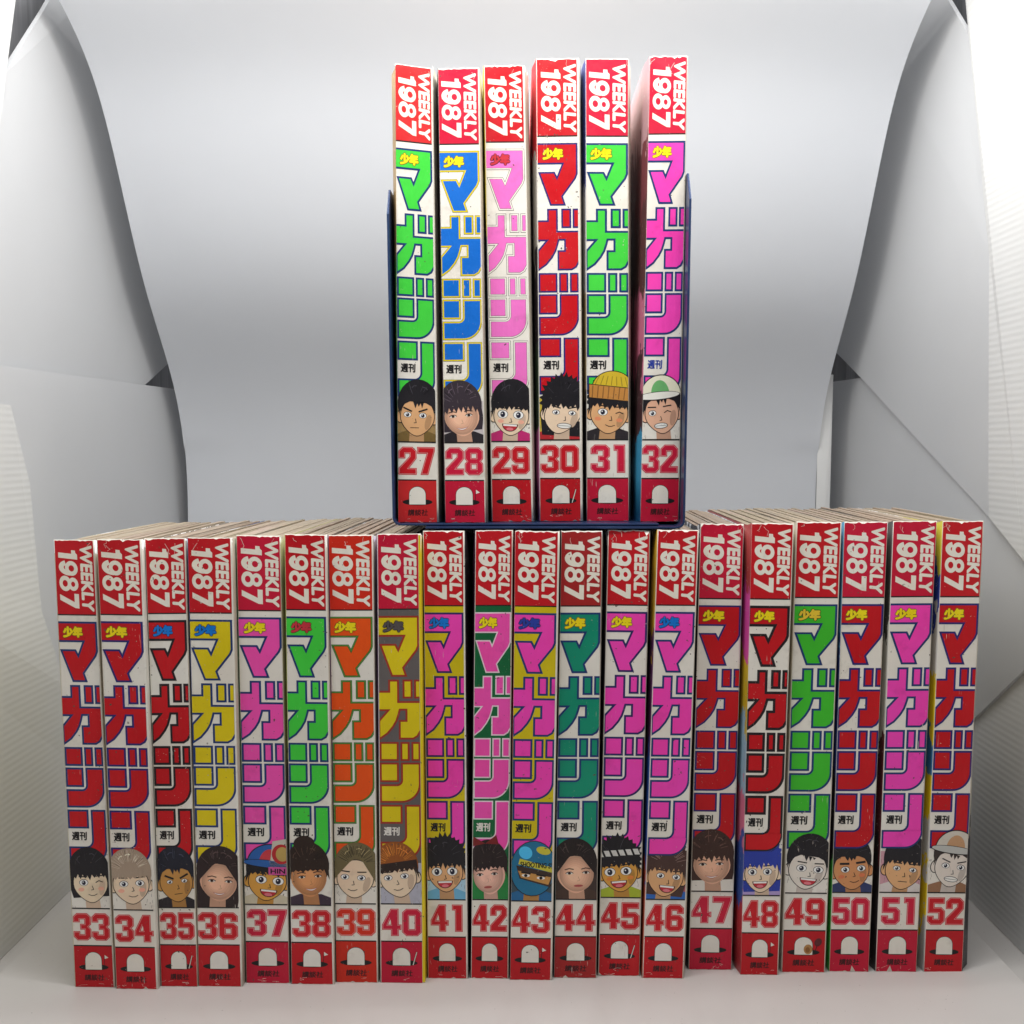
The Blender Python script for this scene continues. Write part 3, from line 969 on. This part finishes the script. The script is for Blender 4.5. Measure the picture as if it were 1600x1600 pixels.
def magazine(num):
    Y0, xl0, xr0, xl1, xr1, Hm = GEO[num]
    band, ground, fill, outl, logo, words, lcols, rcols = STY[num]
    r = random.Random(num * 13 + 1)
    upper = num <= 32
    z0 = ZB + .0030 if upper else .0
    xc = (xl0 + xr0) / 2
    row = 'upper' if upper else 'lower'
    root = thing('magazine', words, 'magazine', (xc, Y0, z0), -.028 if not upper else .0,
                 'magazines standing in the %s row' % row)
    l0, r0, l1, r1 = xl0 - xc, xr0 - xc, xl1 - xc, xr1 - xc
    # how far the covers may swell behind the spine: up to half the gap to each neighbour
    nb = sorted(k_ for k_ in GEO if (k_ <= 32) == upper)
    i = nb.index(num)
    gl0 = gl1 = gr0 = gr1 = .0006
    if i > 0:
        q = GEO[nb[i - 1]]
        gl0, gl1 = (xl0 - q[2]) / 2 - .00025, (xl1 - q[4]) / 2 - .00025
    if i < len(nb) - 1:
        q = GEO[nb[i + 1]]
        gr0, gr1 = (q[1] - xr0) / 2 - .00025, (q[3] - xr1) / 2 - .00025
    if num == 52:
        gr0, gr1 = .0066, .0004
    if num == 27:
        gl0, gl1 = .0009, .0030
    cap = .0021
    gl0, gl1, gr0, gr1 = [max(-.0004, min(cap if num not in (27, 52) else .0070, g)) for g in (gl0, gl1, gr0, gr1)]
    DEPTH = .181 + r.uniform(-.002, .002)

    def side(sx, y, z):
        """outer x of the cover at depth y, height z"""
        t = z / Hm
        base = (l0 + (l1 - l0) * t) if sx < 0 else (r0 + (r1 - r0) * t)
        g = (gl0 + (gl1 - gl0) * t) if sx < 0 else (gr0 + (gr1 - gr0) * t)
        f = min(1., y / .012)
        f = f * f * (3 - 2 * f)
        return base + sx * g * f

    slope = -.0026 if num == 27 else r.uniform(-.0004, .0004)      # the head is not cut square
    wear = .25 + 1.1 * r.random() ** 1.8
    jt = [r.uniform(-.0003, .0003) * wear for _ in range(16)]
    jb = [r.uniform(0, .0004) for _ in range(16)]

    def jit(tab, u):
        u = max(0., min(.9999, u)) * 15
        a = int(u)
        return tab[a] + (tab[a + 1] - tab[a]) * (u - a)

    # page block: a stack of signatures of slightly different trim
    vs, fs = [], []
    nsl = 9
    cut = sorted([0, 1] + [(q + r.uniform(-.3, .3)) / nsl for q in range(1, nsl)])
    for a, b in zip(cut, cut[1:]):
        zt = Hm - .0012 - r.uniform(0, .0016)
        yb = DEPTH - .002 - r.uniform(0, .0025)
        bb = len(vs)
        for y in (.0012, .006, .012, yb):
            for z in (.0012, zt):
                for u in (a, b):
                    e = .0003
                    xl, xr = side(-1, y, z) + e, side(1, y, z) - e
                    vs.append((xl + (xr - xl) * u, y, z))
        for s_ in range(3):
            q = bb + 4 * s_
            fs += [(q, q + 4, q + 5, q + 1), (q + 2, q + 3, q + 7, q + 6), (q, q + 2, q + 6, q + 4), (q + 1, q + 5, q + 7, q + 3)]
        fs += [(bb, bb + 1, bb + 3, bb + 2), (bb + 12, bb + 14, bb + 15, bb + 13)]
    mesh_obj('page_block', vs, fs, [pagemat(num % 4)], root)

    # covers
    for sx, nm, cols in ((-1, 'front_cover', lcols), (1, 'back_cover', rcols)):
        vs, fs = [], []
        ys = [.0002, .0016, .0035, .006, .009, .012, .05, .10, .15, DEPTH]
        NZ = 10
        for j, y in enumerate(ys):
            for k2 in range(NZ + 1):
                z = .0001 + (Hm - .0002) * k2 / NZ
                if k2 == NZ:
                    z -= (.0016 + r.uniform(0, .0008)) * min(1, y / .012) if j > 1 else 0
                vs.append((side(sx, y, z) + (sx * r.uniform(0, .00012) if y > .02 else 0), y, z))
        for j in range(len(ys) - 1):
            for k2 in range(NZ):
                a = j * (NZ + 1) + k2
                f = (a, a + 1, a + NZ + 2, a + NZ + 1)
                fs.append(f if sx < 0 else f[::-1])
        o = mesh_obj(nm, vs, fs, [covermat(cols, num)], root, smooth=True)
        so = o.modifiers.new('thick', 'SOLIDIFY')
        so.thickness = .00022
        so.offset = -1

    # spine: bare paper strip with softly rounded long edges
    HM = Hm * 1000
    wmm = ((xr0 - xl0) + (xr1 - xl1)) * 500
    vs, fs = [], []
    us = [0, .01, .025, .045] + [.1 + .8 * q / 14 for q in range(15)] + [.955, .975, .99, 1]
    NZ = 24
    for u in us:
        e = min(u, 1 - u) * wmm
        back = .0007 * (1 - math.sin(math.pi / 2 * min(1, e / .75))) ** 1.5
        for k2 in range(NZ + 1):
            t = k2 / NZ
            z = (Hm + slope * (u - .5)) * t + (jit(jt, u) if k2 == NZ else 0) + (jit(jb, u) if k2 == 0 else 0)
            xl, xr = l0 + (l1 - l0) * t, r0 + (r1 - r0) * t
            vs.append((xl + (xr - xl) * u, back, z))
    n1 = NZ + 1
    for j in range(len(us) - 1):
        for k2 in range(NZ):
            a = j * n1 + k2
            fs.append((a, a + n1, a + n1 + 1, a + 1))
    spine = mesh_obj('spine', vs, fs, [printmat(PAPER, 'spine_paper')], root, smooth=True)
    so = spine.modifiers.new('thick', 'SOLIDIFY')
    so.thickness = .0003
    so.offset = -1

    # printing, in millimetres on a column a little narrower than the spine
    lm = r.uniform(.25, .7)
    rm = r.uniform(.25, .75)
    if num in (34, 36, 38, 41, 29, 27, 43):
        rm = 1.1
    if num in (30, 40):
        rm = 1.4
    cw = wmm - lm - rm
    sy = HM / 257.0

    def frame(x, y, layer):
        t = 1 - y * sy / HM
        xl, xr = l0 + (l1 - l0) * t, r0 + (r1 - r0) * t
        u = (lm + x * cw / 22) / wmm
        return (xl + (xr - xl) * u, -.00005 - .00003 * layer, max(0, t) * (Hm + slope * (u - .5)))

    P = Print(frame, 22, 257)
    dx = r.uniform(-.35, .35)
    # ground behind the title
    if ground != PAPER:
        P.rect(0, 41.6, 22, 209.7, ground, .5)
        P.build('ground_print', spine)
    if num == 40:
        P.clip = (0, 25, 0, 257)
        P.rect(22.15, .8, 23.4, 256.4, (228, 202, 24), .5)
        P.clip = (0, 22, 0, 257)
        P.build('cover_fold', spine)
    # head band
    top = [(22 * q / 15, .3 + r.uniform(0, .5) * wear + (r.uniform(.4, 1.6) * wear if r.random() < .10 else 0) - jit(jt, q / 15) * 1000) for q in range(16)]
    P.poly(top + [(22, 41.2), (0, 41.2)], band, 1)
    P.rect(0, 41.2, 22, 41.9, INK, 1)
    for q in range(int(1 + 4 * wear * r.random())):
        x, y = r.choice((r.uniform(0, 5), r.uniform(16, 22), r.uniform(0, 22))), r.uniform(.5, 4)
        pts = [(x, y)]
        for s_ in range(r.randint(2, 4)):
            pts.append((pts[-1][0] + r.uniform(-1.6, 1.6), pts[-1][1] + r.uniform(.4, 2.2)))
        P.line(pts, r.uniform(.10, .24), (236, 206, 196), 3)
    P.build('head_band', spine)
    P.text('WEEKLY', 14.5 + dx, 3.4, 20.7 + dx, 39.4, (238, 230, 212), 1.8, .40, .10, True)

    def yr(p, u0):
        return [(12.6 + dx - v * 1.04, 4.6 + u0 + u + (10.4 - v) * .10) for u, v in p]

    def el(cx, cy, rx, ry, a0=0, a1=360, n=20):
        return [(cx + rx * math.cos(math.radians(a0 + (a1 - a0) * i / n)), cy + ry * math.sin(math.radians(a0 + (a1 - a0) * i / n)))
                for i in range(n if a1 - a0 == 360 else n + 1)]
    wht = (238, 230, 212)
    P.poly(yr([(2.6, 0), (5.3, 0), (5.3, 10.4), (2.4, 10.4), (2.4, 3.2), (.4, 3.2), (.4, 1.1), (1.7, .95)], 0), wht, 1.8)
    P.poly(yr(el(4.2, 3.5, 4.1, 3.5), 6.3), wht, 1.8, [yr(el(4.2, 3.5, 1.75, 1.5), 6.3)])
    P.poly(yr(el(4.1, 5.1, 4.2, 5.3, -15, 158, 14) + el(4.0, 5.0, 1.5, 2.7, 150, -15, 8), 6.3), wht, 1.95)
    P.poly(yr(el(4.2, 2.8, 3.7, 2.8), 15.0), wht, 1.8, [yr(el(4.2, 2.9, 1.45, 1.1), 15.0)])
    P.poly(yr(el(4.2, 7.2, 4.3, 3.25), 15.0), wht, 1.95, [yr(el(4.2, 7.25, 1.85, 1.4), 15.0)])
    P.poly(yr([(0, 0), (8, 0), (8, 2.1), (4.3, 10.4), (1.1, 10.4), (4.7, 2.5), (0, 2.5)], 24.4), wht, 1.8)
    P.build('issue_year', spine)
    # title
    for p in TITLE:
        p = [(x + .0, y) for x, y in p]
        if num == 29:
            P.poly(inset(p, .0), BLA, 1)
            P.poly(inset(p, .22), PAPER, 1.6)
            P.poly(inset(p, .95), BLA, 2.2)
            P.poly(inset(p, 1.12), fill, 2.8)
        elif num == 28:
            P.poly(p, (60, 60, 40), 1)
            P.poly(inset(p, .16), outl, 1.6)
            P.poly(inset(p, .95), fill, 2.2)
        else:
            wdt = {39: .95, 40: .95, 42: .62, 48: 1.35, 35: 1.2, 47: .85, 30: .8}.get(num, 1.0)
            P.poly(p, outl, 1)
            if num == 39:
                P.poly(inset(p, .4), (120, 170, 70), 1.4)
                P.poly(inset(p, .62), outl, 1.8)
            P.poly(inset(p, wdt + .12), fill, 2.4)
    P.build('title_lettering', spine)
    oc = INK if logo in (LY, LD, LB) else BLA
    P.text('少年', 2.8 + dx, 48.4, 13.3 + dx, 53.9, oc if logo != LY else (110, 80, 20), 4.2, .80)
    P.text('少年', 2.8 + dx, 48.4, 13.3 + dx, 53.9, logo, 4.8, .46)
    P.build('small_logo', spine)
    wk = (228, 222, 212) if num in (40, 42) else ((40, 60, 150) if num == 32 else INK)
    P.text('週刊', 2.1 + dx, 165.3, 10.5 + dx, 170.0, wk, 2.4, .17, .05)
    P.build('weekly_lettering', spine)
    # portrait
    d = POR[num]
    if d.get('front'):
        d = dict(d, cy=d.get('cy', 196) + 1.5)
    portrait(P, d, r)
    P.rect(0, 209.7, 22, 210.45, INK, 3)
    if d.get('front'):
        for p in TITLE[-1:]:
            q = [(x, y) for x, y in p]
            P.clip = (0, 22, 174, 257)
            P.poly(q, outl, 11)
            P.poly(inset(q, .94), fill, 11.6)
            P.clip = (0, 22, 0, 257)
    P.build('cover_portrait', spine)
    # issue number in block figures
    if ground != PAPER:
        P.rect(0, 210.45, 22, 232.2, PAPER, .9)
    s_ = str(num)
    wd = [max(x for x, _ in DIG[ch][0]) for ch in s_]
    gap = .35 if '1' not in s_ else 1.9
    x = 11 - (sum(wd) + gap) / 2 + r.uniform(-.3, .3)
    NR = tuple(min(255, c + 6) for c in (CRI if band in (CRI,) else (RED if band != ORR else ORR)))
    for ch, w_ in zip(s_, wd):
        out, holes = DIG[ch]
        mv = lambda p: [(x + a, 212.9 + b * .98) for a, b in p]
        base = mv(out)
        hs = [mv(h) for h in holes]
        P.poly(base, NR, 1.4, hs)
        P.poly(inset(base, .42), (234, 190, 186), 1.9, [inset(h, -.42) for h in hs])
        P.poly(inset(base, .60), NR, 2.4, [inset(h, -.60) for h in hs])
        x += w_ + gap
    P.build('issue_number', spine)
    # foot band
    bot = [(22 - 22 * q / 15, 256.8 - r.uniform(0, .25) * wear - (r.uniform(.4, 1.5) * wear if r.random() < .07 else 0)) for q in range(16)]
    if num in (50, 51):
        bot[6 if num == 50 else 10] = (12.5 if num == 50 else 7.5, 253.2)
    fb = tuple(int(c * .98) for c in band) if band != BRR else band
    P.poly([(0, 232.4), (22, 232.4)] + bot, fb, 1)
    P.rect(0, 231.8, 22, 232.55, INK, 1.2)
    for q in range(r.randint(1, 4)):
        x, y = r.uniform(0, 22), r.uniform(253.6, 256)
        pts = [(x, y)]
        for t_ in range(r.randint(2, 4)):
            pts.append((pts[-1][0] + r.uniform(-2.2, 2.2), pts[-1][1] + r.uniform(-.8, .8)))
        P.line(pts, r.uniform(.08, .18), (232, 200, 190), 3)
    # the emblem's hole and its plain white round-topped shape
    P.ell(11 + dx, 245, 8.6, 1.9, INK, 1.6)
    P.poly([(6.0 + dx, 246.6), (6.1 + dx, 240.6)] + [(11 + dx + 4.9 * math.cos(math.radians(a)), 240.4 + 4.6 * math.sin(math.radians(a))) for a in range(185, 356, 15)]
           + [(15.9 + dx, 240.6), (16 + dx, 246.6)], INK, 2)
    P.poly([(6.3 + dx, 246.4), (6.35 + dx, 240.6)] + [(11 + dx + 4.62 * math.cos(math.radians(a)), 240.4 + 4.3 * math.sin(math.radians(a))) for a in range(185, 356, 15)]
           + [(15.65 + dx, 240.6), (15.7 + dx, 246.4)], (236, 230, 216), 2.4)
    kind = num % 5
    if kind == 0 and num not in (50,):
        P.line([(17.2 + dx, 246), (19.2 + dx, 238.6)], .75, INK, 2.2)
        P.line([(17.2 + dx, 246), (19.2 + dx, 238.6)], .4, (236, 230, 216), 2.6)
    elif kind == 3:
        P.line([(17 + dx, 246), (17.6 + dx, 238)], .3, INK, 2.2)
        P.poly([(17.6 + dx, 237.6), (19.8 + dx, 239.2), (17.6 + dx, 240)], (236, 230, 216), 2.6)
    elif num in (35, 49):
        P.line([(16.6 + dx, 246), (18 + dx, 241.4)], .4, INK, 2.2)
        P.ell(18.6 + dx, 239, 1.9, 2.5, (90, 30, 34), 2.2, rot=20)
    if num == 49:
        P.ell(13.4 + dx, 243.2, 2.3, 2.9, (176, 130, 74), 2.9)
        P.ell(13.2 + dx, 243.6, 1.2, 1.7, (140, 92, 46), 3.2)
    P.build('foot_band', spine)
    P.text('講談社', 5.6 + dx, 249.3, 16.8 + dx, 252.9, (58, 14, 18), 2, .10, .08)
    P.build('publisher_lettering', spine)


for n_ in GEO:
    magazine(n_)
